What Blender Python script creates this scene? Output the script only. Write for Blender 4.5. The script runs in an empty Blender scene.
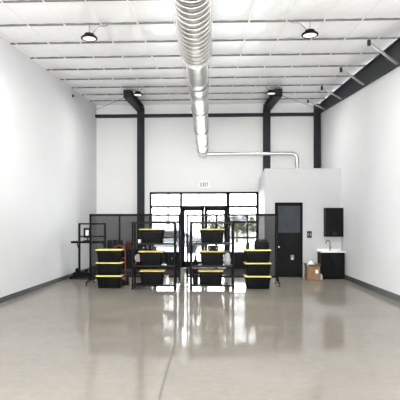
import bpy, bmesh, math, random
from mathutils import Vector, Matrix
random.seed(7)
C = bpy.context.scene.collection
S = bpy.context.scene
PI = math.pi

# ---------------------------------------------------------------- camera, sky, sun, added doorway fill, exposure
F, EYE = 495.0, 1.58                       # focal length in pixels of a 400 px frame, eye height in metres
YAW = math.atan(20 / F)
cam = bpy.data.cameras.new('camera'); cam_ob = bpy.data.objects.new('camera', cam); C.objects.link(cam_ob)
cam.sensor_width = 36; cam.lens = F / 400 * 36
cam.shift_x = 12 / 400; cam.shift_y = 27 / 400
cam_ob.location = (0, 0, EYE); cam_ob.rotation_euler = (PI / 2, 0, YAW)
S.camera = cam_ob
cam.clip_end = 300

W = bpy.data.worlds.new('overcast_sky'); S.world = W; W.use_nodes = True
nt = W.node_tree; nt.nodes.clear()
wo = nt.nodes.new('ShaderNodeOutputWorld'); wb = nt.nodes.new('ShaderNodeBackground')
wb.inputs['Color'].default_value = (0.97, 0.985, 1.0, 1); wb.inputs['Strength'].default_value = 12.0
nt.links.new(wb.outputs[0], wo.inputs[0])

S.view_settings.view_transform = 'Standard'; S.view_settings.look = 'None'
S.view_settings.gamma = 1; S.view_settings.use_curve_mapping = False
S.view_settings.exposure = 0.5
try:
    S.cycles.use_denoising = True
    S.cycles.max_bounces = 12; S.cycles.diffuse_bounces = 8; S.cycles.transparent_max_bounces = 16
    S.cycles.sample_clamp_indirect = 8; S.cycles.caustics_reflective = False
except Exception: pass

def portal(name, loc, rot, sx, sy):
    l = bpy.data.lights.new(name, 'AREA'); l.shape = 'RECTANGLE'; l.size = sx; l.size_y = sy
    l.cycles.is_portal = True
    o = bpy.data.objects.new(name, l); o.location = loc; o.rotation_euler = rot; C.objects.link(o)
portal('rollup_opening_portal', (-0.3, -4.0, 1.85), (PI / 2, 0, 0), 4.0, 3.6)       # sky through the assumed roll-up opening behind
portal('storefront_portal', (-0.15, 19.2, 1.5), (-PI / 2, 0, 0), 4.2, 2.9)          # sky through the glazed entrance
sun = bpy.data.lights.new('sun', 'SUN'); sun.energy = 60; sun.angle = math.radians(2); sun.color = (1, .97, .93)
sun_ob = bpy.data.objects.new('sun', sun); C.objects.link(sun_ob); sun_ob.rotation_euler = (math.radians(8), math.radians(42), 0)   # high sun from the side, on both yards
fill = bpy.data.lights.new('doorway_fill', 'AREA'); fill.shape = 'RECTANGLE'; fill.size = 3.9; fill.size_y = 3.3; fill.energy = 1380; fill.color = (1, .99, .975)
fill_ob = bpy.data.objects.new('doorway_fill', fill); C.objects.link(fill_ob); fill_ob.location = (-.3, -3.7, 1.7); fill_ob.rotation_euler = (math.radians(90 + 48), 0, 0)   # added fill light tilted at the ceiling, standing in for daylight from behind
LAMP_W = 60.0                                                                      # each high bay lamp

# ---------------------------------------------------------------- materials
def nmat(name):
    m = bpy.data.materials.new(name); m.use_nodes = True
    n = m.node_tree; b = n.nodes['Principled BSDF']
    return m, n, b
def mat(name, col, rough=.5, metal=0, spec=.5, noise=None, bump=None, var=.12, coat=0):
    m, n, b = nmat(name)
    b.inputs['Base Color'].default_value = (*col, 1); b.inputs['Roughness'].default_value = rough
    b.inputs['Metallic'].default_value = metal; b.inputs['Specular IOR Level'].default_value = spec
    if coat: b.inputs['Coat Weight'].default_value = coat; b.inputs['Coat Roughness'].default_value = .05
    tc = n.nodes.new('ShaderNodeTexCoord')
    if noise:
        t = n.nodes.new('ShaderNodeTexNoise'); t.inputs['Scale'].default_value = noise; t.inputs['Detail'].default_value = 5
        r = n.nodes.new('ShaderNodeValToRGB')
        r.color_ramp.elements[0].position = .3; r.color_ramp.elements[1].position = .7
        r.color_ramp.elements[0].color = (*[c * (1 - var) for c in col], 1)
        r.color_ramp.elements[1].color = (*[min(1, c * (1 + var)) for c in col], 1)
        n.links.new(tc.outputs['Object'], t.inputs['Vector']); n.links.new(t.outputs['Fac'], r.inputs['Fac'])
        n.links.new(r.outputs['Color'], b.inputs['Base Color'])
    if bump:
        t2 = n.nodes.new('ShaderNodeTexNoise'); t2.inputs['Scale'].default_value = bump[0]; t2.inputs['Detail'].default_value = 4
        bp = n.nodes.new('ShaderNodeBump'); bp.inputs['Strength'].default_value = bump[1]; bp.inputs['Distance'].default_value = bump[2]
        n.links.new(tc.outputs['Object'], t2.inputs['Vector']); n.links.new(t2.outputs['Fac'], bp.inputs['Height'])
        n.links.new(bp.outputs['Normal'], b.inputs['Normal'])
    return m
M = {}
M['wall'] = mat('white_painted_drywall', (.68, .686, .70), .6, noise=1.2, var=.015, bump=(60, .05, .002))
M['officewall'] = mat('shaded_office_drywall', (.47, .475, .48), .6, noise=1.2, var=.015, bump=(60, .05, .002))  # same white drywall, shade put into the colour against the strong front light
M['backwall'] = mat('white_painted_panel', (.72, .725, .72), .6, noise=1.0, var=.015, bump=(50, .05, .002))
M['insul'] = mat('white_vinyl_insulation', (.96, .965, .97), .32, noise=3, var=.02, bump=(5, .35, .03))
M['strap'] = mat('white_strap', (.90, .90, .89), .4, noise=6, var=.02)
M['purlin'] = mat('galvanised_purlin', (.15, .15, .15), .5, .3, noise=8)
M['steel'] = mat('dark_painted_steel', (.024, .027, .030), .5, spec=.1, noise=5)
M['girt'] = mat('dark_girt_paint', (.024, .027, .030), .55, spec=.1, noise=5)
M['base'] = mat('dark_rubber_baseboard', (.055, .06, .062), .5, noise=8)
M['duct'] = mat('galvanised_duct', (.44, .437, .415), .42, 1.0, noise=6, var=.10)
M['ductdark'] = mat('dark_duct_band', (.12, .12, .115), .45, .6, noise=9)
M['pipe'] = mat('bright_steel_pipe', (.50, .50, .485), .35, 1.0, noise=7, var=.08)
M['alu'] = mat('black_aluminium_frame', (.008, .008, .009), 0.45, spec=.06, noise=6)
M['kneepanel'] = mat('charcoal_panel', (.030, .031, .033), .5, spec=.1, noise=6)
M['plastic'] = mat('black_plastic', (.006, .006, .0065), 0.5, spec=.06, noise=12, var=.2)
M['tote'] = mat('black_tote_plastic', (.0035, .0035, .004), 0.5, spec=.06, noise=9, var=.2)
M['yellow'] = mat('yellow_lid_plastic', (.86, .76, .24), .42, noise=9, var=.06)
M['shelf'] = mat('black_shelf_plastic', (.007, .007, .0075), 0.35, spec=.06, noise=9, var=.2)
M['deck'] = mat('smooth_black_shelf_deck', (.007, .007, .0075), .22, spec=.5, noise=9, var=.2)
M['powder'] = mat('black_powder_coat', (.006, .006, .0065), 0.5, spec=.06, noise=15, var=.2)
M['chrome'] = mat('chrome', (.62, .62, .63), .15, 1.0, noise=6, var=.05)
M['nickel'] = mat('dark_nickel', (.10, .10, .10), .25, 1.0, noise=6, var=.05)
M['doorblack'] = mat('black_door_paint', (.009, .0095, .010), 0.5, spec=.06, noise=5)
M['doorslate'] = mat('slate_door_panel', (.050, .058, .067), .5, spec=.06, noise=4)
M['gloss'] = mat('gloss_black_lacquer', (.005, .005, .006), .22, spec=.12, noise=5, var=.1)
M['vanity'] = mat('black_vanity_lacquer', (.005, .0055, .0055), 0.5, spec=.06, noise=7, var=.1)
M['porcelain'] = mat('white_sink_top', (.82, .82, .80), .15, noise=4, var=.02)
M['card'] = mat('brown_cardboard', (.24, .145, .075), .75, noise=14, var=.22)
M['cardin'] = mat('inner_cardboard', (.17, .105, .06), .8, noise=10, var=.15)
M['paper'] = mat('white_paper', (.82, .82, .80), .7, noise=20, var=.04)
M['plasticbag'] = mat('white_plastic_bag', (.78, .78, .78), .35, noise=18, var=.08, bump=(25, .6, .01))
M['greybag'] = mat('pale_grey_bag', (.42, .42, .42), .35, noise=22, var=.25, bump=(25, .6, .01))
M['red'] = mat('red_plastic', (.46, .055, .03), .4, noise=12, var=.15)
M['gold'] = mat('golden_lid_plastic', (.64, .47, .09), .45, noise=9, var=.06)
M['darkred'] = mat('worn_dark_red_paint', (.17, .03, .02), .55, spec=.2, noise=12, var=.2)
M['grey'] = mat('grey_plastic', (.20, .20, .21), .45, noise=10)
M['white'] = mat('white_plastic', (.82, .82, .81), .35, noise=8, var=.02)
M['lettering'] = mat('grey_lettering', (.07, .075, .07), .5, noise=20, var=.05)
M['wire'] = mat('steel_wire', (.16, .16, .16), .4, .6, noise=20)
M['rubber'] = mat('black_rubber', (.008, .008, .008), 0.7, spec=.06, noise=20)
M['asphalt'] = mat('pale_concrete_yard', (.56, .56, .56), .85, noise=2, var=.08)
M['leaf'] = mat('tree_leaves', (.06, .07, .028), .6, noise=2.5, var=.4)
M['leafdark'] = mat('shrub_leaves', (.025, .035, .016), .6, noise=2.5, var=.4)
M['bark'] = mat('tree_bark', (.10, .08, .06), .85, noise=14, var=.3)
M['stucco'] = mat('pale_stucco', (.3, .3, .3), .8, noise=5, var=.05)
M['rooft'] = mat('grey_roof', (.17, .18, .21), .8, noise=8)
M['carpaint'] = mat('grey_car_paint', (.15, .16, .17), .3, .3, noise=2, var=.03, coat=.5)
M['carglass'] = mat('dark_car_glass', (.02, .022, .025), .1, noise=2, var=.05)

def emit(name, col, st):
    m, n, b = nmat(name)
    b.inputs['Base Color'].default_value = (*col, 1)
    b.inputs['Emission Color'].default_value = (*col, 1); b.inputs['Emission Strength'].default_value = st
    return m
M['lens'] = emit('lit_lamp_lens', (.9, .89, .88), .5)

def floor_mat():
    m, n, b = nmat('polished_concrete')
    tc = n.nodes.new('ShaderNodeTexCoord')
    a = n.nodes.new('ShaderNodeTexNoise'); a.inputs['Scale'].default_value = .55; a.inputs['Detail'].default_value = 8; a.inputs['Roughness'].default_value = .62
    d = n.nodes.new('ShaderNodeTexNoise'); d.inputs['Scale'].default_value = 9; d.inputs['Detail'].default_value = 6
    mx = n.nodes.new('ShaderNodeMixRGB'); mx.inputs[0].default_value = .35
    r = n.nodes.new('ShaderNodeValToRGB')
    r.color_ramp.elements[0].position = .32; r.color_ramp.elements[0].color = (.222, .204, .174, 1)
    r.color_ramp.elements[1].position = .68; r.color_ramp.elements[1].color = (.295, .272, .235, 1)
    for t in (a, d): n.links.new(tc.outputs['Object'], t.inputs['Vector'])
    n.links.new(a.outputs['Fac'], mx.inputs[1]); n.links.new(d.outputs['Fac'], mx.inputs[2])
    n.nodes.remove(b)
    df = n.nodes.new('ShaderNodeBsdfDiffuse'); gl = n.nodes.new('ShaderNodeBsdfGlossy'); ms = n.nodes.new('ShaderNodeMixShader')
    fr = n.nodes.new('ShaderNodeFresnel'); fr.inputs['IOR'].default_value = 1.5
    cp = n.nodes.new('ShaderNodeMath'); cp.operation = 'MINIMUM'; cp.inputs[1].default_value = .34     # a worn polish never mirrors fully
    n.links.new(fr.outputs[0], cp.inputs[0]); n.links.new(cp.outputs[0], ms.inputs[0]); n.links.new(df.outputs[0], ms.inputs[1]); n.links.new(gl.outputs[0], ms.inputs[2])
    n.links.new(ms.outputs[0], n.nodes['Material Output'].inputs['Surface'])
    n.links.new(mx.outputs[0], r.inputs['Fac']); n.links.new(r.outputs['Color'], df.inputs['Color'])
    mr = n.nodes.new('ShaderNodeMapRange'); mr.inputs['To Min'].default_value = .05; mr.inputs['To Max'].default_value = .10
    n.links.new(a.outputs['Fac'], mr.inputs['Value']); n.links.new(mr.outputs[0], gl.inputs['Roughness'])
    w = n.nodes.new('ShaderNodeTexNoise'); w.inputs['Scale'].default_value = 2.2; w.inputs['Detail'].default_value = 3
    n.links.new(tc.outputs['Object'], w.inputs['Vector'])
    bp = n.nodes.new('ShaderNodeBump'); bp.inputs['Strength'].default_value = .03; bp.inputs['Distance'].default_value = .003
    n.links.new(w.outputs['Fac'], bp.inputs['Height']); n.links.new(bp.outputs['Normal'], gl.inputs['Normal'])
    return m
M['floor'] = floor_mat()

def glass_mat():
    m = bpy.data.materials.new('clear_pane_glass'); m.use_nodes = True; n = m.node_tree; n.nodes.clear()
    o = n.nodes.new('ShaderNodeOutputMaterial'); t = n.nodes.new('ShaderNodeBsdfTransparent'); g = n.nodes.new('ShaderNodeBsdfGlossy')
    g.inputs['Roughness'].default_value = .02; t.inputs['Color'].default_value = (.93, .95, .95, 1)
    f = n.nodes.new('ShaderNodeFresnel'); f.inputs['IOR'].default_value = 1.45; mx = n.nodes.new('ShaderNodeMixShader')
    n.links.new(f.outputs[0], mx.inputs[0]); n.links.new(t.outputs[0], mx.inputs[1]); n.links.new(g.outputs[0], mx.inputs[2]); n.links.new(mx.outputs[0], o.inputs[0])
    return m
M['glass'] = glass_mat()
def mesh_fabric():
    m = bpy.data.materials.new('black_mesh_fabric'); m.use_nodes = True; n = m.node_tree; n.nodes.clear()
    o = n.nodes.new('ShaderNodeOutputMaterial'); t = n.nodes.new('ShaderNodeBsdfTransparent'); d = n.nodes.new('ShaderNodeBsdfDiffuse')
    tc = n.nodes.new('ShaderNodeTexCoord'); v = n.nodes.new('ShaderNodeTexNoise'); v.inputs['Scale'].default_value = 3
    mr = n.nodes.new('ShaderNodeMapRange'); mr.inputs['To Min'].default_value = .53; mr.inputs['To Max'].default_value = .57
    d.inputs['Color'].default_value = (.02, .021, .023, 1); mx = n.nodes.new('ShaderNodeMixShader')
    n.links.new(tc.outputs['Object'], v.inputs['Vector']); n.links.new(v.outputs['Fac'], mr.inputs['Value']); n.links.new(mr.outputs[0], mx.inputs[0])
    n.links.new(t.outputs[0], mx.inputs[1]); n.links.new(d.outputs[0], mx.inputs[2]); n.links.new(mx.outputs[0], o.inputs[0])
    return m
M['mesh'] = mesh_fabric()

# ---------------------------------------------------------------- helpers
class MB:
    """collects shapes and links them as one mesh object"""
    def __init__(s): s.v = []; s.f = []
    def add(s, vs, fs):
        k = len(s.v); s.v += [tuple(v) for v in vs]; s.f += [tuple(i + k for i in f) for f in fs]; return s
    def box(s, x0, x1, y0, y1, z0, z1):
        return s.add([(x0,y0,z0),(x1,y0,z0),(x1,y1,z0),(x0,y1,z0),(x0,y0,z1),(x1,y0,z1),(x1,y1,z1),(x0,y1,z1)],
                     [(0,3,2,1),(4,5,6,7),(0,1,5,4),(1,2,6,5),(2,3,7,6),(3,0,4,7)])
    def loft(s, rings, cap0=True, cap1=True, closed=False):
        n = len(rings[0]); vs = [p for r in rings for p in r]; fs = []
        R = len(rings)
        for i in range(R if closed else R - 1):
            a = i * n; b = ((i + 1) % R) * n
            for j in range(n):
                fs.append((a + j, a + (j + 1) % n, b + (j + 1) % n, b + j))
        if not closed:
            if cap0: fs.append(tuple(reversed(range(n))))
            if cap1: fs.append(tuple(range((R - 1) * n, R * n)))
        return s.add(vs, fs)
    def prism(s, poly, a0, a1, axis='x'):
        def p3(u, v, a): return (a, u, v) if axis == 'x' else ((u, a, v) if axis == 'y' else (u, v, a))
        return s.loft([[p3(u, v, a0) for u, v in poly], [p3(u, v, a1) for u, v in poly]])
    def lathe(s, prof, c=(0,0,0), seg=24, axis='z', caps=True):
        rings = []
        for r, h in prof:
            ring = []
            for k in range(seg):
                a = 2 * PI * k / seg; u, v = r * math.cos(a), r * math.sin(a)
                ring.append((c[0]+u, c[1]+v, c[2]+h) if axis == 'z' else ((c[0]+v, c[1]+h, c[2]+u) if axis == 'y' else (c[0]+h, c[1]+u, c[2]+v)))
            rings.append(ring)
        return s.loft(rings, caps, caps)
    def tube(s, pts, r, seg=10, caps=True):
        pts = [Vector(p) for p in pts]; rings = []; up = None
        for i, p in enumerate(pts):
            d = (pts[min(i+1, len(pts)-1)] - pts[max(i-1, 0)]).normalized()
            if up is None: up = Vector((0,0,1)) if abs(d.z) < .9 else Vector((1,0,0))
            n1 = d.cross(up).normalized(); n2 = n1.cross(d).normalized(); up = n2
            rr = r[i] if isinstance(r, (list, tuple)) else r
            rings.append([tuple(p + n1 * rr * math.cos(2*PI*k/seg) + n2 * rr * math.sin(2*PI*k/seg)) for k in range(seg)])
        return s.loft(rings, caps, caps)
    def bar(s, p0, p1, w, h):
        p0, p1 = Vector(p0), Vector(p1); d = (p1 - p0).normalized()
        up = Vector((0,0,1)) if abs(d.z) < .95 else Vector((0,1,0))
        a = d.cross(up).normalized(); b = a.cross(d).normalized()
        ring = lambda p: [tuple(p + a*sx*w/2 + b*sz*h/2) for sx, sz in ((-1,-1),(1,-1),(1,1),(-1,1))]
        return s.loft([ring(p0), ring(p1)])
    def rrect(s, w, d, z, rad=.03, seg=4, cx=0, cy=0):
        pts = []
        for (sx, sy, a0) in ((1,1,0),(-1,1,PI/2),(-1,-1,PI),(1,-1,1.5*PI)):
            for k in range(seg + 1):
                a = a0 + PI/2*k/seg
                pts.append((cx + sx*(w/2-rad) + rad*math.cos(a), cy + sy*(d/2-rad) + rad*math.sin(a), z))
        return pts
    def build(s, name, m, parent=None, loc=None, smooth=False, bevel=0, kind=None, label=None, rot=None):
        me = bpy.data.meshes.new(name); me.from_pydata(s.v, [], s.f)
        bm = bmesh.new(); bm.from_mesh(me); bmesh.ops.recalc_face_normals(bm, faces=bm.faces); bm.to_mesh(me); bm.free()
        o = bpy.data.objects.new(name, me); C.objects.link(o)
        me.materials.append(M[m] if isinstance(m, str) else m)
        if parent: o.parent = parent
        if loc: o.location = loc
        if rot: o.rotation_euler = rot
        if smooth:
            for p in me.polygons: p.use_smooth = True
            try: me.set_sharp_from_angle(angle=math.radians(40))
            except Exception: pass
        if bevel:
            b = o.modifiers.new('bevel', 'BEVEL'); b.width = bevel; b.segments = 2; b.limit_method = 'ANGLE'
        if kind: o['kind'] = kind
        if label: o['label'] = label
        return o
def tag(o, label, cat=None, group=None, kind=None):
    o['label'] = label
    if cat: o['category'] = cat
    if group: o['group'] = group
    if kind: o['kind'] = kind
    return o
def thing(name, label, cat, loc=(0,0,0), rz=0, group=None):
    o = bpy.data.objects.new(name, None); o.empty_display_size = .1; C.objects.link(o)
    o.location = loc; o.rotation_euler = (0, 0, rz)
    return tag(o, label, cat, group)
def copy_thing(o, loc, rz, label, group=None):
    r = o.copy(); C.objects.link(r); r.location = loc; r.rotation_euler = (0, 0, rz); r['label'] = label
    if group: r['group'] = group
    for ch in list(o.children):
        c = ch.copy(); C.objects.link(c); c.parent = r
        for g in list(ch.children):
            d = g.copy(); C.objects.link(d); d.parent = c
    return r
ORD = ['first','second','third','fourth','fifth','sixth','seventh','eighth','ninth','tenth','eleventh','twelfth','thirteenth','fourteenth','fifteenth','sixteenth','seventeenth','eighteenth','nineteenth','twentieth']

# ---------------------------------------------------------------- the building
YB, YF = 19.05, -4.0            # back wall, front wall behind the camera
XL = -4.32                      # left wall
def XR(y): return 4.02 + .025 * (y - 10)        # right wall, slightly out of square
def roof(y): return 4.70 + .0835 * y
def wtop(y): return 4.94 + .107 * (y - 10.2)    # top of the right wall lining
PD = 1.2192                     # purlin spacing
PY = [8.2296 + PD * k for k in range(-9, 9)]

MB().box(XL - .2, 4.6, YF - .2, YB + .25, -.15, 0).build('floor', 'floor', kind='structure', label='polished grey concrete floor of the warehouse')
# saw-cut control joint in the slab
fj = MB().box(-.453, -.445, YF, 13.4, .0003, .0012).build('trim_1', 'base', kind='structure', label='thin dark control joint cut along the concrete floor')

MB().prism([(YF, 0), (YB + .2, 0), (YB + .2, roof(YB + .2) + .1), (YF, roof(YF) + .1)], XL - .15, XL).build('wall_left', 'wall', kind='structure', label='tall plain white wall on the left')
w = MB()
rings = [[(XR(y), y, 0), (XR(y), y, wtop(y)), (XR(y) + .16, y, wtop(y)), (XR(y) + .16, y, 0)] for y in (YF, YB + .2)]
w.loft(rings).build('wall_right', 'wall', kind='structure', label='tall plain white wall lining on the right, stopping below the roof beam')
# back wall with the storefront opening
SX0, SX1, SZ = -2.25, 1.925, 2.93
w = MB(); w.box(XL, SX0, YB, YB + .2, 0, 6.45).box(SX1, 4.45, YB, YB + .2, 0, 6.45).box(SX0, SX1, YB, YB + .2, SZ, 6.45)
w.build('wall_back', 'backwall', kind='structure', label='white back wall around the glazed entrance')
# front wall behind the camera with an assumed roll-up opening, sized for the light it lets in
w = MB(); w.box(XL, -2.3, YF - .2, YF, 0, 4.6).box(1.7, 4.2, YF - .2, YF, 0, 4.6).box(-2.3, 1.7, YF - .2, YF, 3.65, 4.6)
w.build('wall_front', 'wall', kind='structure', label='white front wall with an assumed open roll-up doorway')
# roof deck above the insulation
MB().loft([[(XL - .15, y, roof(y) + .10), (4.6, y, roof(y) + .10), (4.6, y, roof(y) + .18), (XL - .15, y, roof(y) + .18)] for y in (YF - .2, YB + .25)]).build('roof_deck', 'steel', kind='structure', label='metal roof deck over the white insulation')
# insulation: sagging pillows between the purlins and the straps
SP = .705; sx0 = XL + .16
nx = 96; x_lo, x_hi = XL - .02, 4.42
ys = []
edges = [YF] + [p for p in PY if p > YF] + [YB]
for a, b in zip(edges[:-1], edges[1:]):
    for k in range(8): ys.append((a + (b - a) * k / 8, k / 8))
ys.append((YB, 0))
rr = random.Random(3)
seed = {}
vs, fs = [], []
for j, (y, t) in enumerate(ys):
    bay = j // 8
    for i in range(nx + 1):
        x = x_lo + (x_hi - x_lo) * i / nx
        u = (x - sx0) / SP; cell = math.floor(u); fu = u - cell
        a = seed.setdefault((bay, cell), (rr.uniform(.5, 1.3), rr.uniform(-.25, .25)))
        p = math.sin(PI * fu) ** .6 if 0 < fu < 1 else 0
        sag = a[0] * .036 * (math.sin(PI * t) ** .8) * (.30 + .70 * p) * (1 + a[1] * math.cos(PI * fu))
        vs.append((x, y, roof(y) + .018 - sag + .004 * math.sin(x * 17 + y * 5) * p))
for j in range(len(ys) - 1):
    for i in range(nx):
        k = j * (nx + 1) + i; fs.append((k, k + 1, k + nx + 2, k + nx + 1))
ceil = MB().add(vs, fs).build('ceiling', 'insul', kind='structure', smooth=True, label='white quilted insulation under the sloping roof')
for i in range(13):
    x = sx0 + SP * i
    if x > 4.3: break
    MB().loft([[(x - .014, y, roof(y) - .026), (x + .014, y, roof(y) - .026), (x + .014, y, roof(y) - .023), (x - .014, y, roof(y) - .023)] for y in (YF, YB - .02)]).build('strap', 'strap', ceil)
# purlins
kk = 0
for y in reversed(PY):
    if y > YB - .05 or y < YF: continue
    z = roof(y)
    m = MB().box(XL, 4.2, y - .004, y + .004, z - .012, z + .04).box(XL, 4.2, y - .012, y + .014, z - .016, z - .011)
    o = m.build('roof_purlin', 'purlin', kind='structure')
    tag(o, 'grey steel roof purlin across the white ceiling, %s from the back wall' % ORD[kk], group='roof purlins', kind='structure'); kk += 1

# columns, rafters and girt of the end frame
def column(x0, x1, y0, y1, z1, label):
    t = .018; ym = (y0 + y1) / 2
    m = MB().box(x0, x1, y0, y0 + t, 0, z1).box(x0, x1, y1 - t, y1, 0, z1).box((x0+x1)/2 - .008, (x0+x1)/2 + .008, y0, y1, 0, z1)
    m.build('steel_column', 'steel', kind='structure', label=label)
column(-2.69, -2.435, 18.68, 18.94, 6.16, 'dark steel column left of the glazed entrance')
column(2.09, 2.345, 18.68, 18.94, 6.16, 'dark steel column rising behind the white office box')
column(4.00, 4.22, 18.72, 18.95, 6.20, 'dark steel column in the right back corner')
def rafter(xc, y0, y1, label):
    m = MB(); wd = .125
    for (dz0, dz1, hw) in ((-.085, -.070, wd), (-.31, -.295, wd), (-.295, -.085, .010)):
        m.loft([[(xc - hw, y, roof(y) + dz0), (xc + hw, y, roof(y) + dz0), (xc + hw, y, roof(y) + dz1), (xc - hw, y, roof(y) + dz1)] for y in (y0, y1)])
    m.box(xc - wd, xc + wd, y0, y0 + .015, roof(y0) - .31, roof(y0) - .07)
    m.build('roof_beam', 'steel', kind='structure', label=label)
rafter(-2.5625, 15.65, 18.95, 'short dark steel roof beam running forward from the left column')
rafter(2.2175, 15.7, 18.95, 'short dark steel roof beam running forward from the right-hand column')
w = MB()
def bring(y):
    x0 = XR(y) - .07; zt = roof(y) - .062; zb = wtop(y) - .01
    return x0, zt, zb
for part in range(3):
    rg = []
    for y in (YF, YB):
        x0, zt, zb = bring(y)
        if part == 0: rg.append([(x0, y, zb), (x0 + .22, y, zb), (x0 + .22, y, zb + .02), (x0, y, zb + .02)])
        elif part == 1: rg.append([(x0, y, zt - .02), (x0 + .22, y, zt - .02), (x0 + .22, y, zt), (x0, y, zt)])
        else: rg.append([(x0 + .05, y, zb), (x0 + .07, y, zb), (x0 + .07, y, zt), (x0 + .05, y, zt)])
    w.loft(rg)
w.build('roof_beam', 'steel', kind='structure', label='deep dark steel beam along the top of the right wall')
MB().box(XL, 4.22, 18.80, 18.86, 5.79, 5.89).box(XL, 4.22, 18.86, 18.99, 5.875, 5.89).box(XL, 4.22, 18.86, 18.99, 5.79, 5.805).build('wall_girt', 'girt', kind='structure', label='dark steel girt running across the upper back wall')
# baseboards
MB().box(XL, XL + .015, YF, YB, 0, .11).build('baseboard_left', 'base', kind='structure', label='dark baseboard along the left wall')
MB().loft([[(XR(y) - .015, y, 0), (XR(y), y, 0), (XR(y), y, .14), (XR(y) - .015, y, .14)] for y in (YF, 15.6)]).build('baseboard_right', 'base', kind='structure', label='dark baseboard along the right wall')
MB().box(XL, SX0, YB - .015, YB, 0, .11).build('baseboard_back', 'base', kind='structure', label='dark baseboard along the back wall left of the entrance')

# office box
OY, OZ, OX0 = 15.66, 3.42, 1.78
DX0, DX1, DZ = 2.10, 2.965, 2.35
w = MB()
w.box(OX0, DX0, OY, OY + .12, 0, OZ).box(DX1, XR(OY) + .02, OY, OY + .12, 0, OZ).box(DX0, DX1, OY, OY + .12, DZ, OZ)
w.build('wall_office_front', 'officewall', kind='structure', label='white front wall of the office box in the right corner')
w = MB().prism([(OX0 + .0052, OY + .12), (OX0 + .1252, OY + .12), (1.945 + .12, YB), (1.945, YB)], 0, OZ, 'z')
w.build('wall_office_side', 'wall', kind='structure', label='white side wall of the office box beside the glazed entrance')
MB().prism([(OX0 + .1, OY + .1), (XR(OY), OY + .1), (XR(YB), YB), (2.0, YB)], OZ - .12, OZ - .01, 'z').build('ceiling_office', 'wall', kind='structure', label='flat white top of the office box')
MB().box(DX1 + .05, 3.44, OY - .015, OY, 0, .11).build('baseboard_office', 'base', kind='structure', label='dark baseboard between office door and vanity')
# office door
d = tag(bpy.data.objects.new('door_1', None), 'dark office door with slate upper panel in the white office box', kind='structure'); C.objects.link(d); d.location = (0, OY, 0)
MB().box(DX0, DX0 + .05, -.025, .12, 0, DZ).box(DX1 - .05, DX1, -.025, .12, 0, DZ).box(DX0, DX1, -.025, .12, DZ - .05, DZ).build('door_frame', 'doorblack', d, bevel=.004)
MB().box(DX0 + .05, DX1 - .05, .04, .085, .01, DZ - .05).box(DX0 + .09, DX1 - .09, .034, .04, .12, 1.0).box(DX0 + .05, DX1 - .05, .030, .04, 1.36, 1.395).build('door_leaf', 'doorblack', d, bevel=.003)
MB().box(DX0 + .10, DX1 - .07, .030, .04, 1.40, DZ - .10).build('upper_panel', 'doorslate', d, bevel=.004, label='slate grey upper panel')
k = MB(); k.lathe([(.028, 0), (.028, -.006), (.010, -.010), (.010, -.035), (.026, -.045), (.028, -.058), (.018, -.07)], (2.225, .04, .95), 16, 'y').build('door_knob', 'chrome', d, smooth=True)
k = MB(); k.box(2.60, 2.70, .024, .036, .55, .70).build('vent_plate', 'grey', d, bevel=.004, label='small grey plate low on the door')
k = MB(); k.box(2.625, 2.675, .019, .025, .56, .60).build('plate_label', 'paper', d, label='white strip on the grey plate')

# storefront
SY = YB + .05
st = tag(bpy.data.objects.new('window_1', None), 'black framed storefront glazing of the entrance in the back wall', kind='structure'); C.objects.link(st); st.location = (0, SY, 0)
fd = (-.055, .055)
m = MB()
HX0, HX1 = -1.04, .77
for x, wd in ((SX0, .085), (SX1 - .085, .085)): m.box(x, x + wd, *fd, 0, SZ)
m.box(SX0, SX1, *fd, SZ - .085, SZ)
m.box(SX0, SX1, *fd, 2.315, 2.405)
m.box(HX0 - .05, HX0 + .05, *fd, 0, SZ).box(HX1 - .07, HX1 + .07, *fd, 0, SZ)
for a, b in ((SX0, HX0), (HX1, SX1)):
    m.box(a, b, *fd, 1.725, 1.805); m.box(a, b, *fd, .56, .62); m.box(a, b, *fd, 0, .10); m.box(a, b, *fd, 1.14, 1.20)
m.build('window_frame', 'alu', st, bevel=.004)
for a, b in ((SX0, HX0), (HX1, SX1)):
    MB().box(a + .03, b - .03, -.03, .03, .10, .57).build('knee_panel', 'kneepanel', st, bevel=.004)
m = MB()
for a, b in ((SX0, HX0), (HX1, SX1)):
    m.box(a + .03, b - .03, -.004, .004, .61, 1.16).box(a + .03, b - .03, -.004, .004, 1.18, 1.75).box(a + .03, b - .03, -.004, .004, 1.78, 2.34).box(a + .03, b - .03, -.004, .004, 2.38, 2.88)
m.box(HX0 + .03, HX1 - .03, -.004, .004, 2.38, 2.88)
m.build('pane', 'glass', st)
def entry_door(n, x0, x1, hx, label):
    d = tag(bpy.data.objects.new('door_%d' % n, None), label, kind='structure'); C.objects.link(d); d.location = (0, SY, 0)
    s_ = .11
    MB().box(x0, x0 + s_, -.025, .025, .01, 2.318).box(x1 - s_, x1, -.025, .025, .01, 2.318).box(x0, x1, -.025, .025, 2.20, 2.318).box(x0, x1, -.025, .025, .01, .26).build('door_frame', 'alu', d, bevel=.004)
    MB().box(x0 + .08, x1 - .08, -.004, .004, .25, 2.24).build('pane', 'glass', d)
    MB().tube([(hx, -.03, .85), (hx, -.075, .85), (hx, -.075, 1.25), (hx, -.03, 1.25)], .012).build('pull_handle', 'alu', d)
    MB().box(x0 + .05, x1 - .05, -.055, -.02, .98, 1.03).build('push_bar', 'alu', d, bevel=.004)
mid = -.14
entry_door(2, HX0 + .04, mid - .004, mid - .05, 'left leaf of the black framed glass entrance doors')
entry_door(3, mid + .004, HX1 - .04, mid + .05, 'right leaf of the black framed glass entrance doors')

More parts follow.
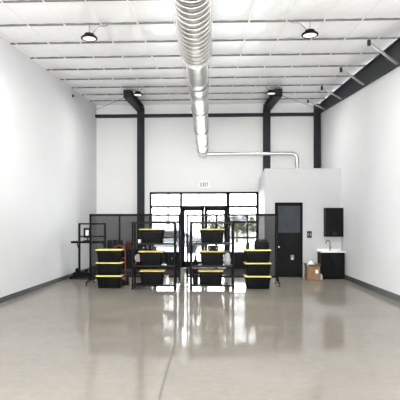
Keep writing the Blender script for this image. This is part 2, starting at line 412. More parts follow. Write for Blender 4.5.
# ---------------------------------------------------------------- ductwork
DXc, DZc = -.181, 4.23
dt = thing('spiral_duct', 'large round galvanised duct hanging lengthwise down the middle of the ceiling', 'duct', (DXc, 0, DZc))
prof = []; y = -2.0
while y < 7.4:
    prof += [(.226, y), (.226, y + .125), (.235, y + .131), (.235, y + .143)]; y += .15
prof += [(.226, 7.55)]
MB().lathe(prof, (0,0,0), 40, 'y').build('large_section', 'duct', dt, smooth=True, label='wide ribbed section')
prof = [(.226, 7.55), (.234, 7.555), (.234, 7.60), (.224, 7.62), (.186, 7.66), (.183, 7.75)]
MB().lathe(prof, (0,0,0), 40, 'y').build('reducer', 'duct', dt, smooth=True)
prof = []; y = 7.75
while y < 17.3:
    prof += [(.179, y), (.179, y + .98), (.1805, y + .985), (.1805, y + .995)]; y += 1.0
prof += [(.179, 17.5)]
for k in range(1, 7): prof.append((.179 * math.cos(k * PI / 12.5), 17.5 + .17 * math.sin(k * PI / 12.5)))
MB().lathe(prof, (0,0,0), 40, 'y').build('small_section', 'duct', dt, smooth=True, label='narrower smooth section with rounded end')
for yy in (9.0, 11.0, 13.3, 15.3, 16.6):
    MB().lathe([(.180, yy), (.193, yy), (.193, yy + .05), (.180, yy + .05)], (0,0,0), 40, 'y').build('band_clamp', 'ductdark', dt, smooth=True)
for yy in (2.1, 5.4, 9.5, 13.15, 16.8):
    z1 = roof(yy) - .05 - DZc; r = .232 if yy < 7.6 else .186
    pts = [(-r * .98, yy, z1)] + [(r * math.cos(a), yy, r * math.sin(a)) for a in [PI + PI * k / 14 for k in range(15)]] + [(r * .98, yy, z1)]
    MB().tube(pts, .004, 6).build('hanger_wire', 'wire', dt)
pt = thing('vent_pipe', 'thin shiny metal pipe bending from the duct end down to the office box', 'pipe', (-.08, 17.45, 4.15))
pts = [(DXc + .24, 0, 0), (3.0, 0, 0)] + [(3.0 + .19 * math.sin(a), 0, -.19 + .19 * math.cos(a)) for a in [PI / 2 * k / 8 for k in range(1, 9)]] + [(3.19, 0, -.50), (3.19, 0, -.735)]
MB().tube(pts, .062, 20).build('pipe_run', 'pipe', pt, smooth=True)
MB().lathe([(.062, -.03), (.075, -.03), (.075, .03), (.062, .03)], (2.97, 0, 0), 20, 'x').build('coupling_ring', 'pipe', pt, smooth=True)
MB().lathe([(.062, -.03), (.075, -.03), (.075, .03), (.062, .03)], (3.19, 0, -.22), 20, 'z').build('coupling_ring', 'pipe', pt, smooth=True)
MB().lathe([(.064, .02), (.12, .01), (.12, 0), (.064, 0)], (3.19, 0, -.735), 20, 'z').build('floor_flange', 'pipe', pt, smooth=True)

# ---------------------------------------------------------------- high bay lamps
def lamp_parts(t, flip):
    MB().lathe([(.018, .105), (.03, .10), (.05, .09), (.070, .082), (.074, .05), (.105, .04), (.138, .026), (.158, .005), (.158, -.014), (.126, -.018), (.126, -.004), (.03, .03)], (0,0,0), 28).build('housing', 'powder', t, smooth=True)
    MB().lathe([(.0, -.008), (.126, -.006), (.126, -.012), (.0, -.016)], (0,0,0), 28, caps=False).build('lens', 'lens', t, smooth=True)
    MB().lathe([(.012, -.018), (.022, -.016), (.022, -.012), (.012, -.012)], (0,0,0), 12).build('sensor', 'grey', t, smooth=True)
    m = MB()
    for k in range(12):
        a = 2 * PI * k / 12; m.bar((.05 * math.cos(a), .05 * math.sin(a), .062), (.092 * math.cos(a), .092 * math.sin(a), .062), .006, .045)
    m.build('cooling_fins', 'powder', t)
    MB().tube([(0, 0, .10), (0, .004, .13), (.002, 0, .255)], .004, 6).build('hanging_cable', 'wire', t)
    pts = [(.05 * flip, 0, .07), (.10 * flip, 0, .14), (.17 * flip, .01, .215), (.23 * flip, .01, .235), (.30 * flip, .0, .225), (.40 * flip, .0, .26)]
    MB().tube(pts, .007, 8).build('power_cord', 'wire', t, smooth=True)
    l = bpy.data.lights.new('lamp_light', 'AREA'); l.shape = 'DISK'; l.size = .26; l.energy = LAMP_W; l.color = (1, .985, .96)
    lo = bpy.data.objects.new('lamp_light', l); C.objects.link(lo); lo.parent = t; lo.location = (0, 0, -.022)
for x, y, flip, lab in ((-2.285, 9.449, 1, 'round black high bay lamp hanging at front left of the ceiling'),
                        (1.925, 9.449, -1, 'round black high bay lamp hanging at front right of the ceiling'),
                        (-2.19, 15.38, 1, 'small distant black high bay lamp beside the left roof beam'),
                        (1.945, 15.38, -1, 'small distant black high bay lamp beside the right roof beam')):
    t = thing('high_bay_lamp', lab, 'lamp', (x, y, roof(y) - .27), 0, 'high bay lamps')
    lamp_parts(t, flip)

# flange braces from the purlins to the beam on the right
for n, (k, lab) in enumerate(((2, 'nearest'), (4, 'second nearest'), (6, 'third nearest'), (8, 'farthest'))):
    y = 8.2296 + PD * k; x0, zt, zb = bring(y); xa = x0 - .56
    t = thing('flange_brace', 'pale steel strut from purlin to the dark right-hand roof beam, %s of four' % lab, 'brace', (xa, y - .04, roof(y)), 0, 'roof beam braces')
    MB().bar((0, 0, -.10), (x0 - xa + .05, 0, zb - roof(y) + .03), .045, .045).build('strut', 'pipe', t)
    MB().box(-.03, .03, -.03, .03, -.17, -.05).build('end_bracket', 'steel', t)
# bracing rods
def rod(p0, p1, lab):
    t = tag(MB().tube([p0, p1], .009, 8).build('bracing_rod', 'wire'), lab, 'rod')
rod((-2.70, 15.9, roof(15.9) - .26), (-4.25, 18.6, roof(18.6) - .24), 'thin steel bracing rod from the left roof beam to the left corner')
rod((2.36, 15.9, roof(15.9) - .26), (4.02, 18.6, roof(18.6) - .24), 'thin steel bracing rod from the right roof beam to the right corner')

# ---------------------------------------------------------------- signs and wall plates
ex = thing('exit_sign', 'small white exit sign with grey letters above the entrance', 'sign', (-.135, YB, 3.085))
MB().box(-.20, .20, -.045, 0, 0, .25).build('sign_body', 'white', ex, bevel=.008)
m = MB(); y0, y1 = -.050, -.044; zb, zt, s_ = .045, .20, .024
def seg(a, b, c, d): m.box(a, b, y0, y1, c, d)
x = -.150; lw = .062
seg(x, x + s_, zb, zt); seg(x, x + lw, zb, zb + s_); seg(x, x + lw, zt - s_, zt); seg(x, x + lw * .85, (zb+zt)/2 - s_/2, (zb+zt)/2 + s_/2)
x = -.070
m.bar((x + .01, -.047, zb), (x + .065, -.047, zt), .006, s_ * .9); m.bar((x + .065, -.0468, zb), (x + .01, -.0468, zt), .006, s_ * .9)
seg(.020, .020 + s_, zb, zt)
x = .065; seg(x, x + .075, zt - s_, zt); seg(x + .026, x + .026 + s_, zb, zt)
m.build('lettering', 'lettering', ex)
sw = thing('switch_plate', 'dark double wall switch plate between office door and wall cabinet', 'switch', (3.175, OY, 1.24))
MB().box(-.075, .075, -.008, 0, 0, .21).build('plate', 'kneepanel', sw, bevel=.003)
for dx in (-.035, .035): MB().box(dx - .018, dx + .018, -.014, -.006, .06, .15).build('rocker', 'grey', sw, bevel=.002)
op = thing('outlet_plate', 'small white outlet plate low on the left wall', 'outlet', (XL, 10.05, .40))
MB().box(0, .007, -.045, .045, 0, .13).build('plate', 'white', op, bevel=.002)
for dz in (.03, .08): MB().box(.006, .009, -.018, .018, dz, dz + .028).build('socket', 'white', op, bevel=.002)
sn = thing('wall_sensor', 'tiny dark sensor box high on the left wall near the ceiling', 'sensor', (XL, 15.6, 5.72))
MB().box(0, .05, -.035, .035, 0, .07).build('case', 'kneepanel', sn, bevel=.006)
MB().tube([(.02, .02, .06), (.03, .12, .10), (.02, .55, .13)], .006, 6).build('lead', 'wire', sn)

# ---------------------------------------------------------------- storage totes
def tote_proto(w, d, h, lidm):
    t = thing('storage_tote', '', 'storage bin')
    m = MB(); hb = h - .035; R = m.rrect
    rings = [R(w*.80, d*.78, .0, .035), R(w*.82, d*.80, .008, .04), R(w*.855, d*.83, hb*.5, .04), R(w*.885, d*.865, hb*.80, .04), R(w*.93, d*.92, hb*.81, .04), R(w*.94, d*.93, hb, .04)]
    m.loft(rings)
    n = 7
    for k in range(n):                          # moulded upright ribs front and back
        xx = (-.5 + (k + .5) / n) * w * .74
        for s_ in (-1, 1):
            m.bar((xx, s_*d*.402, .02), (xx, s_*d*.436, hb*.79), .035, .014)
    for k in (-1, 0, 1):
        for s_ in (-1, 1): m.bar((s_*w*.412, k*d*.22, .02), (s_*w*.446, k*d*.22, hb*.79), .014, .035)
    m.build('body', 'tote', t, smooth=True)
    l = MB(); R = l.rrect; z0 = h - .036
    l.loft([R(w*.985, d*.98, z0, .045), R(w, d, z0 + .006, .05), R(w, d, z0 + .018, .05), R(w*.975, d*.965, z0 + .026, .045), R(w*.90, d*.86, z0 + .028, .04), R(w*.88, d*.84, z0 + .018, .04)], True, True)
    for k in range(5):
        xx = (-.5 + (k + .5) / 5) * w * .80
        l.box(xx - .045, xx + .045, -d*.34, -d*.04, z0 + .016, z0 + .028); l.box(xx - .045, xx + .045, d*.04, d*.34, z0 + .016, z0 + .028)
    l.build('lid', lidm, t, smooth=True, label='bright yellow lid')
    for s_ in (-1, 1):
        MB().box(min(s_*w*.43, s_*w*.485), max(s_*w*.43, s_*w*.485), -.09, .09, h - .085, h - .047).build('handle', 'plastic', t, bevel=.006)
    return t
first = {}
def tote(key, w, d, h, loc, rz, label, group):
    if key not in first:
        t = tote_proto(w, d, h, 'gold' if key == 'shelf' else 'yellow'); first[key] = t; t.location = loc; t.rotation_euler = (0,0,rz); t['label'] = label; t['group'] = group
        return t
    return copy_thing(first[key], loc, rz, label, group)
H1 = .335
for xc, side, rzs in ((-2.56, 'left', (.01, -.012, .015)), (1.275, 'right', (-.01, .012, -.008))):
    for i, lv in enumerate(('bottom', 'middle', 'top')):
        tote('floor', .69, .46, H1 + .001, (xc + (.0, .004, -.006)[i], 12.86 + (0, .006, -.004)[i], i * (H1 + .0005)), rzs[i],
             'black storage tote with yellow lid, %s of the floor stack at far %s' % (lv, side), 'totes stacked on the floor')

# ---------------------------------------------------------------- shelving units
SHZ = (.085, .575, 1.135, 1.665); SH = .045; SW, SD = 1.12, .46
def shelving(loc, label):
    t = thing('shelving_unit', label, 'shelf', loc, 0, 'black plastic shelving units')
    for i, z in enumerate(SHZ):
        m = MB(); m.box(-SW/2, SW/2, -SD/2, -SD/2 + .03, z, z + SH).box(-SW/2, SW/2, SD/2 - .03, SD/2, z, z + SH).box(-SW/2, -SW/2 + .03, -SD/2, SD/2, z, z + SH).box(SW/2 - .03, SW/2, -SD/2, SD/2, z, z + SH)
        m.build('shelf_rim', 'shelf', t)
        MB().box(-SW/2 + .03, SW/2 - .03, -SD/2 + .03, SD/2 - .03, z + SH - .014, z + SH).build('shelf_deck', 'deck', t)
    for sx in (-1, 1):
        for sy in (-1, 1):
            x, y = sx * (SW/2 - .028), sy * (SD/2 - .028)
            m = MB()
            zz = [0] + [v for z in SHZ for v in (z, z + SH)]
            for a, b in zip(zz[::2], zz[1::2] + [None]):
                if b is not None: m.lathe([(.026, a), (.026, b)], (x, y, 0), 14)
            p = m.build('post', 'shelf', t, smooth=True)
    return t
LSX, LSY = -1.367, 12.61
RSX, RSY = .10, 12.64
shelving((LSX, LSY, 0), 'black four-tier shelving unit, the left of two')
shelving((RSX, RSY, 0), 'black four-tier shelving unit, the right of two')
for sxx, sy, side, dx in ((LSX, LSY, 'left', (-.05, -.07, -.05)), (RSX, RSY, 'right', (-.03, .005, .0))):
    for i, lv in enumerate(('bottom', 'second', 'third')):
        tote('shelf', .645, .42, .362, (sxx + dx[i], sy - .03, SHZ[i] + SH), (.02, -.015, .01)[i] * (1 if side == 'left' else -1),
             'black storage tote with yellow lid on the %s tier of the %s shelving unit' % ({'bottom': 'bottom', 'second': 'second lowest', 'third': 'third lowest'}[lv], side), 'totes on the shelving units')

# ---------------------------------------------------------------- rolling mesh screens
def screen(xa, xb, y, label):
    t = thing('mesh_screen', label, 'room divider', ((xa + xb)/2, y, 0), 0, 'rolling mesh screens'); hw = (xb - xa)/2
    zt, zb = 1.94, .20; r = .026
    MB().box(-hw, hw, -r, r, zt - .055, zt).build('top_rail', 'powder', t, bevel=.004)
    MB().box(-hw, hw, -r, r, zb, zb + .05).build('bottom_rail', 'powder', t, bevel=.004)
    for x in (-hw + r, hw - r):
        MB().box(x - r, x + r, -r, r, .10, zt).build('end_post', 'powder', t, bevel=.004)
    for k in (1, 2):
        x = -hw + 2 * hw * k / 3
        MB().box(x - .022, x + .022, -.018, .018, zb + .05, zt - .055).build('upright', 'powder', t)
    MB().box(-hw + .03, hw - .03, -.0025, .0025, zb + .05, zt - .055).build('mesh_panel', 'mesh', t, label='see-through black mesh')
    for sx in (-1, 1):
        x = sx * (hw - r)
        f = MB().bar((x, -.46, .095), (x, .46, .095), .045, .03).build('foot', 'powder', t)
        MB().bar((x, -.30, .10), (x, -.01, .42), .018, .018).build('diagonal_stay', 'powder', t)
        for sy in (-1, 1):
            c = MB().lathe([(.034, -.012), (.036, -.008), (.036, .008), (.034, .012)], (x, sy*.43, .036), 18, 'x').build('caster_wheel', 'rubber', t, smooth=True)
            MB().box(x - .018, x - .013, sy*.43 - .02, sy*.43 + .02, .03, .085).box(x + .013, x + .018, sy*.43 - .02, sy*.43 + .02, .03, .085).box(x - .018, x + .018, sy*.43 - .02, sy*.43 + .02, .08, .087).build('caster_fork', 'chrome', t)
    return t
SCY = 13.55
screen(-3.27, -.752, SCY, 'black mesh screen on casters behind the left shelving unit')
screen(-.60, 1.905, SCY, 'black mesh screen on casters behind the right shelving unit')

# ---------------------------------------------------------------- things on and around the shelves
def bottle(name, label, loc, h, r, m, cap, grp=None, cat='bottle'):
    t = thing(name, label, cat, loc, 0, grp)
    MB().lathe([(r*.92, 0), (r, .006), (r, h*.60), (r*.8, h*.68), (r*.36, h*.76), (r*.34, h*.86)], (0,0,0), 18).build('body', m, t, smooth=True)
    MB().lathe([(r*.42, h*.84), (r*.42, h), (r*.36, h)], (0,0,0), 14).build('cap', cap, t, smooth=True)
    return t
z3 = SHZ[1] + SH; z2 = SHZ[2] + SH; z4 = SHZ[0] + SH
lx = LSX + SW/2
bottle('bottle', 'small black bottle on left shelving unit right beside the middle tote', (lx - .20, LSY - .08, z3), .25, .042, 'plastic', 'plastic', 'black bottles on the left shelving unit')
bottle('bottle', 'shortest black bottle, between two others on the left shelving unit', (lx - .115, LSY - .05, z3), .17, .042, 'plastic', 'grey', 'black bottles on the left shelving unit')
bottle('bottle', 'black bottle next to right front post of the left shelving unit', (lx - .02 - .06, LSY + .08, z3), .27, .045, 'plastic', 'plastic', 'black bottles on the left shelving unit')
def spray(label, loc, m, hd):
    t = thing('spray_bottle', label, 'spray bottle', loc, .3)
    MB().lathe([(.044, 0), (.047, .006), (.047, .12), (.030, .155), (.016, .17), (.016, .19)], (0,0,0), 18).build('body', m, t, smooth=True)
    MB().box(-.07, .035, -.016, .016, .19, .225).bar((-.035, 0, .20), (-.055, 0, .135), .012, .012).build('trigger_head', hd, t, bevel=.004)
spray('white spray bottle with grey trigger on the bottom tier of left shelving unit', (lx - .22, LSY - .10, z4), 'white', 'grey')
cp = thing('cup', 'small white cup on the third tier of left shelving unit', 'cup', (LSX - SW/2 + .165 + .03, LSY - .17, z2))
MB().lathe([(.028, 0), (.036, .085), (.033, .085), (.026, .006)], (0,0,0), 18).build('cup_body', 'white', cp, smooth=True)
MB().tube([(.032, 0, .07), (.056, 0, .062), (.056, 0, .028), (.030, 0, .02)], .005, 8).build('handle', 'white', cp, smooth=True)
tz = z3 + .362 - .010
tc_ = thing('hand_clamp', 'small black spring clamp on the middle tote of left shelving unit', 'clamp', (LSX - .27, LSY - .08, tz), .2)
MB().bar((-.09, 0, .012), (.02, 0, .10), .022, .016).bar((-.02, 0, .10), (.075, 0, .014), .022, .016).build('jaws', 'plastic', tc_, bevel=.003)
MB().lathe([(.020, -.016), (.020, .016)], (.0, 0, .085), 14, 'y').build('pivot', 'grey', tc_, smooth=True)
bottle('bottle', 'slim black bottle standing on the middle tote of left shelving unit', (LSX - .09, LSY - .05, tz), .15, .026, 'plastic', 'plastic')
# red cord reel beside the middle tote
rl = thing('cord_reel', 'red and grey cord reel on left shelving unit, left of the middle tote', 'cord reel', (LSX - .44 + .03, LSY + .02, z3 + .005))
MB().lathe([(.030, -.05), (.095, -.05), (.100, -.044), (.095, -.038), (.045, -.036), (.045, .036), (.095, .038), (.100, .044), (.095, .05), (.030, .05)], (0, 0, .165), 26, 'y').build('spool', 'grey', rl, smooth=True)
MB().lathe([(.05, -.034), (.085, -.034), (.090, -.02), (.085, -.006), (.090, .008), (.085, .022), (.085, .034), (.05, .034)], (0, 0, .165), 26, 'y').build('red_cord', 'red', rl, smooth=True)
MB().tube([(-.09, -.06, 0.007), (-.02, -.06, .165), (.02, -.06, .165), (.09, -.06, .007)], .007, 8).build('stand', 'red', rl, smooth=True)
MB().tube([(-.09, .06, .007), (-.02, .06, .165), (.02, .06, .165), (.09, .06, .007)], .007, 8).build('stand', 'red', rl, smooth=True)
# right shelving unit
fu = thing('funnel', 'black funnel upside down on second tier of the right shelving unit', 'funnel', (RSX - SW/2 + .14, RSY - .08, z3))
MB().lathe([(.085, 0), (.088, .006), (.020, .165), (.011, .27), (.008, .27), (.016, .16), (.080, .006)], (0,0,0), 22).build('cone', 'plastic', fu, smooth=True)
MB().tube([(.085, 0, .008), (.112, 0, .02), (.098, 0, .045), (.072, 0, .035)], .005, 8).build('handle', 'plastic', fu, smooth=True)
bk = thing('bucket', 'black bucket on the bottom tier of right shelving unit', 'bucket', (RSX - SW/2 + .14, RSY - .06, z4))
MB().lathe([(.060, 0), (.064, .004), (.080, .34), (.085, .345), (.085, .36), (.077, .36), (.061, .012)], (0,0,0), 26).build('pail', 'plastic', bk, smooth=True)
MB().tube([(-.085, 0, .33), (-.075, -.045, .27), (0, -.09, .235), (.075, -.045, .27), (.085, 0, .33)], .004, 8).build('bail', 'wire', bk, smooth=True)
bb = thing('black_case', 'black hard case lying on the middle tote of right shelving unit', 'case', (RSX + .03, RSY + .02, tz))
MB().box(-.13, .13, -.12, .12, 0, .135).build('case_body', 'plastic', bb, bevel=.012)
MB().tube([(-.05, -.12, .09), (-.045, -.145, .09), (.045, -.145, .09), (.05, -.12, .09)], .008, 8).build('handle', 'plastic', bb, smooth=True)
MB().box(-.10, -.075, -.126, -.118, .05, .10).box(.075, .10, -.126, -.118, .05, .10).build('latches', 'grey', bb)
def crumple(w, d, h, n=14, seed_=1, amp=.22):
    r = random.Random(seed_); m = MB(); rings = []
    for j in range(n + 1):
        f = j / n; prof = math.sin(PI * min(.98, .12 + f * .86)) ** .5
        rings.append([(w/2 * prof * math.cos(2*PI*k/20) * (1 + r.uniform(-amp, amp)), d/2 * prof * math.sin(2*PI*k/20) * (1 + r.uniform(-amp, amp)), h * f + (r.uniform(-.008, .008) if 0 < j else 0)) for k in range(20)])
    return m.loft(rings)
pb = thing('plastic_bag', 'pale grey crumpled plastic bag on second tier of right shelving unit', 'bag', (RSX + SW/2 - .17, RSY + .02, z3))
crumple(.17, .16, .30, 14, 5).build('bag_body', 'greybag', pb, smooth=True)
MB().tube([(-.03, 0, .28), (-.035, 0, .34), (0, 0, .36), (.03, 0, .33), (.03, 0, .28)], .006, 8).build('bag_handle', 'greybag', pb, smooth=True)
# black tool caddy on top of the right floor stack
ty = 3 * (H1 + .0005) - .006
bg = thing('tool_bag', 'black tool bag on top of the right floor stack of totes', 'bag', (1.385, 12.90, ty))
m = MB(); R = m.rrect
m.loft([R(.34, .26, 0, .03), R(.36, .28, .01, .04), R(.365, .285, .10, .04), R(.345, .26, .20, .04), R(.33, .22, .215, .04)]).build('bag_body', 'plastic', bg, smooth=True)
m = MB()
for k in range(6): m.box(-.165 + k*.058, -.130 + k*.058, -.150, -.136, .03, .12)
m.build('front_pockets', 'rubber', bg, bevel=.004)
for k in range(5):
    MB().lathe([(.012, .0), (.015, .01), (.015, .05), (.008, .055)], (-.135 + k*.066, (-.04, .03)[k % 2], .205), 10).build('tool_handle', 'plastic', bg, smooth=True)
MB().tube([(-.13, 0, .2), (-.10, 0, .243), (.10, 0, .243), (.13, 0, .2)], .010, 10).build('carry_handle', 'plastic', bg, smooth=True)
bottle('flask', 'dark grey flask standing left of the black tool bag', (1.03, 12.88, ty), .25, .048, 'kneepanel', 'plastic', None, 'flask')

# ---------------------------------------------------------------- workbench behind the left screen
wbx0, wbx1, wby = -3.10, -1.60, 15.2
wbn = thing('workbench', 'black workbench behind the left mesh screen', 'workbench', ((wbx0 + wbx1)/2, wby, 0)); hw = (wbx1 - wbx0)/2
MB().box(-hw, hw, -.32, .32, .84, .89).build('bench_top', 'powder', wbn, bevel=.006)
for sx in (-1, 1):
    for sy in (-1, 1): MB().box(sx*(hw - .04) - .03, sx*(hw - .04) + .03, sy*.27 - .03, sy*.27 + .03, 0, .84).build('leg', 'powder', wbn)
MB().box(-hw + .05, hw - .05, -.27, .27, .16, .19).build('lower_shelf', 'powder', wbn)
MB().box(-hw + .07, hw - .07, -.285, -.27, .30, .84).build('front_panel', 'kneepanel', wbn)
for sx in (-.36, .36):
    dr = MB().box(sx - .30, sx + .30, -.30, -.285, .62, .80).build('drawer', 'plastic', wbn, bevel=.004)
    MB().box(sx - .08, sx + .08, -.318, -.298, .70, .715).build('drawer_handle', 'grey', dr)
for i, (x, lab) in enumerate(((-3.015, 'left of three'), (-2.85, 'middle of three'), (-2.685, 'right of three'))):
    t = thing('parts_bin', 'dark tapered parts bin on the workbench behind left screen, %s' % lab, 'bin', (x, wby - .08, .89), 0, 'parts bins on the workbench')
    m = MB(); R = m.rrect
    m.loft([R(.155, .20, 0, .02), R(.125, .17, .29, .02), R(.112, .155, .29, .02), R(.135, .18, .02, .02)], True, True).build('bin_body', 'rubber', t, smooth=True)
    MB().box(-.075, .075, -.105, -.098, .04, .07).build('label_rail', 'kneepanel', t)
jc = thing('fuel_can', 'red plastic can on the workbench right of the dark parts bins', 'can', (-2.42, wby - .10, .89))
m = MB(); R = m.rrect
m.loft([R(.22, .16, 0, .03), R(.23, .17, .01, .03), R(.23, .17, .17, .03), R(.15, .12, .24, .03), R(.10, .09, .25, .03)]).build('can_body', 'red', jc, smooth=True)
MB().tube([(-.06, 0, .23), (-.07, 0, .29), (.05, 0, .29), (.06, 0, .23)], .011, 10).build('handle', 'red', jc, smooth=True)
MB().tube([(.06, 0, .235), (.10, 0, .30), (.13, 0, .31)], [.016, .012, .008], 10).build('spout', 'plastic', jc, smooth=True)
dr_ = thing('power_drill', 'red and black power drill lying near the right end of the workbench', 'drill', (-1.86, wby - .12, .89))
MB().lathe([(.02, -.10), (.034, -.09), (.036, .02), (.028, .05)], (0, 0, .17), 16, 'x').build('motor_housing', 'red', dr_, smooth=True)
MB().lathe([(.022, .05), (.022, .09), (.012, .11), (.004, .115), (.004, .17)], (0, 0, .17), 12, 'x').build('chuck', 'plastic', dr_, smooth=True)
MB().bar((-.05, 0, .16), (-.07, 0, .05), .04, .05).build('grip', 'plastic', dr_, bevel=.006)
MB().box(-.125, -.015, -.04, .04, 0, .055).build('battery', 'plastic', dr_, bevel=.006)

# ---------------------------------------------------------------- red hand truck between the left stack and the screen
ht = thing('hand_truck', 'red hand truck with looped handle standing behind the left floor stack', 'hand truck', (-2.40, 13.27, 0))
loop = [(-.17, 0, .12), (-.17, .02, .80)] + [(-.17 * math.cos(a), .02, .88 + .20 * math.sin(a)) for a in [PI * k / 14 for k in range(15)]] + [(.17, .02, .80), (.17, 0, .12)]
MB().tube(loop, .019, 12).build('frame', 'darkred', ht, smooth=True)
for z in (.25, .74): MB().bar((-.17, .012, z), (.17, .012, z), .02, .035).build('cross_bar', 'darkred', ht)
MB().box(-.20, .20, -.14, .03, .012, .022).box(-.20, .20, .012, .03, .022, .16).build('toe_plate', 'powder', ht)
MB().tube([(-.21, .07, .11), (.21, .07, .11)], .012, 10).build('axle', 'powder', ht)
for sx in (-1, 1): MB().lathe([(.05, -.025), (.10, -.03), (.11, -.018), (.11, .018), (.10, .03), (.05, .025)], (sx * .225, .07, .11), 22, 'x').build('wheel', 'rubber', ht, smooth=True)

# ---------------------------------------------------------------- equipment stand in the left corner
ec = thing('equipment_stand', 'black equipment stand with ledge and open upper frame by the left wall', 'stand', (-3.70, 15.15, 0))
MB().box(-.50, .56, -.36, .34, .045, .10).box(-.40, .54, -.28, .30, .09, .20).build('base_platform', 'powder', ec, bevel=.008)
for sx in (-.45, .50):
    for sy in (-.30, .28):
        MB().lathe([(.04, 0), (.04, .03), (.02, .046)], (sx, sy, 0), 14).build('leveling_foot', 'rubber', ec, smooth=True)
for sx in (-.27, .53):
    MB().box(sx - .03, sx + .03, -.03, .03, .10, 1.70).build('upright_post', 'powder', ec, bevel=.004)
MB().box(-.29, .55, -.02, .02, 1.655, 1.70).build('top_bar', 'powder', ec, bevel=.004)
MB().box(-.29, .55, -.02, .02, 1.27, 1.31).build('middle_bar', 'powder', ec, bevel=.004)
MB().box(-.46, .50, -.30, .12, 1.085, 1.15).build('ledge', 'powder', ec, bevel=.010)
for sx in (-.27, .53): MB().bar((sx, -.27, 1.09), (sx, -.03, .85), .025, .025).build('ledge_brace', 'powder', ec)
mn = thing('display_device', 'small dark device with pale screen standing on the stand ledge', 'device', (-3.69, 15.0, 1.15))
MB().box(-.10, .10, -.06, .06, 0, .03).bar((0, .02, .02), (0, .03, .18), .03, .02).build('base', 'plastic', mn, bevel=.004)
MB().box(-.11, .11, -.012, .012, .10, .40).build('display_housing', 'plastic', mn, bevel=.006)
MB().box(-.05, .05, -.016, -.011, .17, .34).build('screen', 'paper', mn, label='pale screen')
for x, h, lab in ((-4.02, .11, 'left of three'), (-3.72, .09, 'middle of three'), (-3.45, .13, 'right of three')):
    t = thing('small_canister', 'small black canister on the base of the equipment stand, %s' % lab, 'canister', (x, 15.05, .20), 0, 'canisters on the stand base')
    MB().lathe([(.045, 0), (.048, .005), (.048, h - .02), (.040, h - .012)], (0,0,0), 16).build('can_body', 'plastic', t, smooth=True)
    MB().lathe([(.042, h - .014), (.042, h), (.02, h + .006)], (0,0,0), 14).build('lid', 'rubber', t, smooth=True)

# ---------------------------------------------------------------- vanity, faucet, wall cabinet, box
VX0, VX1, VY = 3.41, 4.135, OY - .02
vn = thing('sink_vanity', 'black sink vanity with white top in the right corner', 'vanity', ((VX0 + VX1)/2, VY, 0)); hw = (VX1 - VX0)/2
MB().box(-hw + .01, hw - .01, -.52, 0, .06, .81).box(-hw + .04, hw - .04, -.46, 0, 0, .06).build('cabinet_body', 'vanity', vn, bevel=.004)
for a, b, hx in ((-hw + .02, -.004, -.03), (.004, hw - .02, .03)):
    dd = MB().box(a, b, -.540, -.521, .08, .80).build('door', 'vanity', vn, bevel=.004)
    MB().tube([(hx, -.54, .62), (hx, -.562, .62), (hx, -.562, .74), (hx, -.54, .74)], .005, 8).build('door_handle', 'nickel', dd)
m = MB(); R = m.rrect
bx, by = 0, -.27
outer = R(2*hw + .01, .57, .85, .012, 6, 0, -.275); inner = R(.44, .30, .85, .10, 6, bx, by)
lo = [(x, y, .81) for x, y, z in outer]
i2 = [(bx + (x - bx)*.92, by + (y - by)*.90, .76) for x, y, z in inner]; i3 = [(bx + (x - bx)*.6, by + (y - by)*.6, .725) for x, y, z in inner]
m.loft([lo, outer, inner, i2, i3], True, True).box(-hw, hw, -.012, .0, .85, .90).build('sink_top', 'porcelain', vn, label='white sink top')
fc = MB(); fx, fy = .02, -.07
fc.lathe([(.028, .85), (.028, .865), (.017, .875), (.015, 1.0)], (fx, fy, 0), 16)
fc.tube([(fx, fy, .99), (fx, fy, 1.10)] + [(fx - .065 + .065*math.cos(a), fy - .02*(1 - math.cos(a)), 1.10 + .065*math.sin(a)) for a in [PI*k/12 for k in range(1, 13)]] + [(fx - .13, fy - .045, 1.055)], .012, 12)
f_ = fc.build('faucet', 'nickel', vn, smooth=True)
MB().bar((fx + .01, fy, .94), (fx + .075, fy - .01, .965), .012, .012).build('faucet_lever', 'nickel', f_)
mc = thing('wall_cabinet', 'black glossy wall cabinet above the sink vanity', 'cabinet', (3.885, OY, 1.28)); hw2 = .268
MB().box(-hw2, hw2, -.28, 0, 0, .89).build('cabinet_body', 'vanity', mc, bevel=.004)
for a, b, hx in ((-hw2, -.003, -.035), (.003, hw2, .035)):
    dd = MB().box(a, b, -.302, -.281, 0.0, .89).build('door', 'gloss', mc, bevel=.003)
    MB().box(hx - .006, hx + .006, -.318, -.302, .04, .16).build('door_handle', 'nickel', dd, bevel=.002)
cb = thing('cardboard_box', 'brown cardboard box on the floor left of the black vanity', 'box', (3.13, 15.0, 0), .06)
w_, d_, h_ = .19, .16, .40; tt = .006
MB().box(-w_, w_, -d_, d_, 0, tt).box(-w_, w_, -d_, -d_ + tt, 0, h_).box(-w_, w_, d_ - tt, d_, 0, h_).box(-w_, -w_ + tt, -d_, d_, 0, h_).box(w_ - tt, w_, -d_, d_, 0, h_).build('carton', 'card', cb)
MB().bar((0, -d_ + .003, h_), (0, -d_ - .05, h_ + .07), 2*w_ - .02, .005).build('flap', 'cardin', cb)
MB().bar((0, d_ - .003, h_), (0, d_ + .05, h_ + .08), 2*w_ - .02, .005).build('flap', 'cardin', cb)
MB().bar((-w_ + .003, 0, h_), (-w_ - .035, 0, h_ + .10), 2*d_ - .02, .005).build('flap', 'cardin', cb)
MB().bar((w_ - .003, 0, h_), (w_ + .03, 0, h_ + .09), 2*d_ - .02, .005).build('flap', 'cardin', cb)
MB().box(.05, .13, -d_ - .002, -d_, .20, .31).build('shipping_label', 'paper', cb, label='white label')
wp = thing('packing_bag', 'crumpled white plastic bag spilling out of the cardboard box', 'bag', (3.09, 15.0, .15), .4)
crumple(.27, .22, .41, 16, 9, .18).build('bag_body', 'plasticbag', wp, smooth=True)
jr = thing('clear_bottle', 'small pale bottle on floor between cardboard box and vanity', 'bottle', (3.385, 14.97, 0))
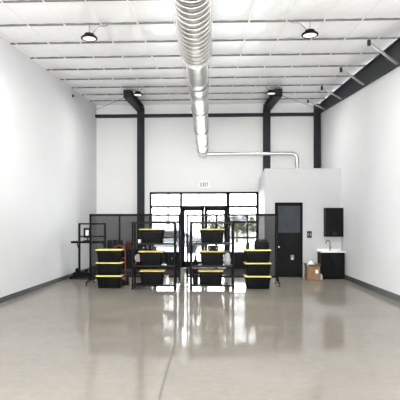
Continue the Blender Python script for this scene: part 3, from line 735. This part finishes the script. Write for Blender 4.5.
MB().lathe([(.04, 0), (.044, .006), (.044, .12), (.018, .16), (.016, .18)], (0,0,0), 16).build('body', 'greybag', jr, smooth=True)
MB().lathe([(.019, .178), (.019, .205)], (0,0,0), 12).build('cap', 'plastic', jr, smooth=True)

# ---------------------------------------------------------------- outside the entrance
MB().box(-60, 60, YB + .26, 90, -.12, -.02).build('ground_outside', 'asphalt', kind='structure', label='pale concrete yard outside the entrance')
MB().box(-30, 30, -40, YF - .21, -.12, -.02).build('ground_front', 'asphalt', kind='structure', label='pale concrete apron in front of the roll-up doorway')
def tree(x, y, h, cr, label, name='tree', m='leaf', n=1500, trunk=True, cat='tree'):
    t = thing(name, label, cat, (x, y, -.02)); r = random.Random(int(x*10 + y))
    if trunk:
        mm = MB().tube([(0, 0, 0), (.05, .02, h*.3), (-.04, 0, h*.55), (.02, .03, h*.8)], [.16, .12, .09, .04], 10)
        for k in range(5):
            a = k * 1.3; mm.tube([(0, 0, h*(.38 + .06*k)), (cr*.6*math.cos(a), cr*.6*math.sin(a), h*(.6 + .06*k))], [.06, .02], 8)
        mm.build('trunk', 'bark', t, smooth=True)
    mb = MB(); zc = h*.66 if trunk else h*.5
    cl = [(r.gauss(0, .42)*cr, r.gauss(0, .42)*cr, zc + r.gauss(0, .40)*(h - zc)) for _ in range(26)]
    for k in range(n):
        c = r.choice(cl); v = Vector((r.gauss(0, 1), r.gauss(0, 1), r.gauss(0, 1))).normalized() * (cr*.30) * r.random()**.4
        p = Vector(c) + v; p.z = max(.08, p.z)
        a = Vector((r.gauss(0, 1), r.gauss(0, 1), r.gauss(0, .6))).normalized(); b = a.cross(Vector((r.gauss(0, 1), r.gauss(0, 1), r.gauss(0, 1)))).normalized()
        s_ = r.uniform(.06, .13) * (cr / 1.6 + .4)
        mb.add([p - a*s_, p + b*s_*.5, p + a*s_, p - b*s_*.5], [(0, 1, 2, 3)])
    mb.build('foliage', m, t)
    return t
tree(2.9, 50, 2.7, .95, 'leafy green tree seen through right side of the glazed entrance')
tree(5.0, 50, 2.6, .9, 'leafy green tree farthest right outside the glazed entrance')
tree(.5, 52, 2.9, 1.0, 'thin green tree behind the right entrance door', n=900)
# pale house beyond the yard
hs = thing('house', 'pale house with grey roof across the yard outside', 'building', (3.3, 64, -.02))
MB().box(-2.6, 2.6, -2, 2, 0, 2.0).build('house_wall', 'stucco', hs)
MB().loft([[(-2.9, y, 1.95), (2.9, y, 1.95), (0, y, 3.1)] for y in (-2.3, 2.3)]).build('house_roof', 'rooft', hs)
for x in (-1.4, 1.3): MB().box(x - .4, x + .4, -2.03, -1.99, .8, 1.6).build('house_window', 'carglass', hs)
# parked car and pole
car = thing('parked_car', 'grey car parked in the yard outside left side of the entrance', 'car', (-2.3, 31, -.02))
pr = [(-2.1, .35), (-2.1, .75), (-1.35, .92), (-.75, 1.40), (.75, 1.42), (1.5, .98), (2.1, .9), (2.15, .38)]
m = MB().loft([[(u, y, v if v < 1 else v - dz) for u, v in pr] for y, dz in ((-.85, .06), (-.7, 0), (.7, 0), (.85, .06))]); m.build('car_body', 'carpaint', car, bevel=.05)
MB().prism([(-1.15, .95), (-.70, 1.33), (.70, 1.35), (1.25, .98)], -.862, -.855, 'y').build('side_window', 'carglass', car)
for x in (-1.3, 1.3):
    for y in (-.84, .84): MB().lathe([(.18, -.10), (.31, -.10), (.32, -.06), (.32, .06), (.31, .10), (.18, .10)], (x, y, .32), 22, 'y').build('wheel', 'rubber', car, smooth=True)
lp = thing('light_pole', 'grey light pole standing in the yard outside left entrance pane', 'pole', (-3.05, 38, -.02))
MB().lathe([(.22, 0), (.22, .5), (.10, .52), (.07, 5.5)], (0,0,0), 14).build('pole', 'grey', lp, smooth=True)
MB().box(-.1, .8, -.1, .1, 5.45, 5.58).build('lamp_head', 'grey', lp, bevel=.02)
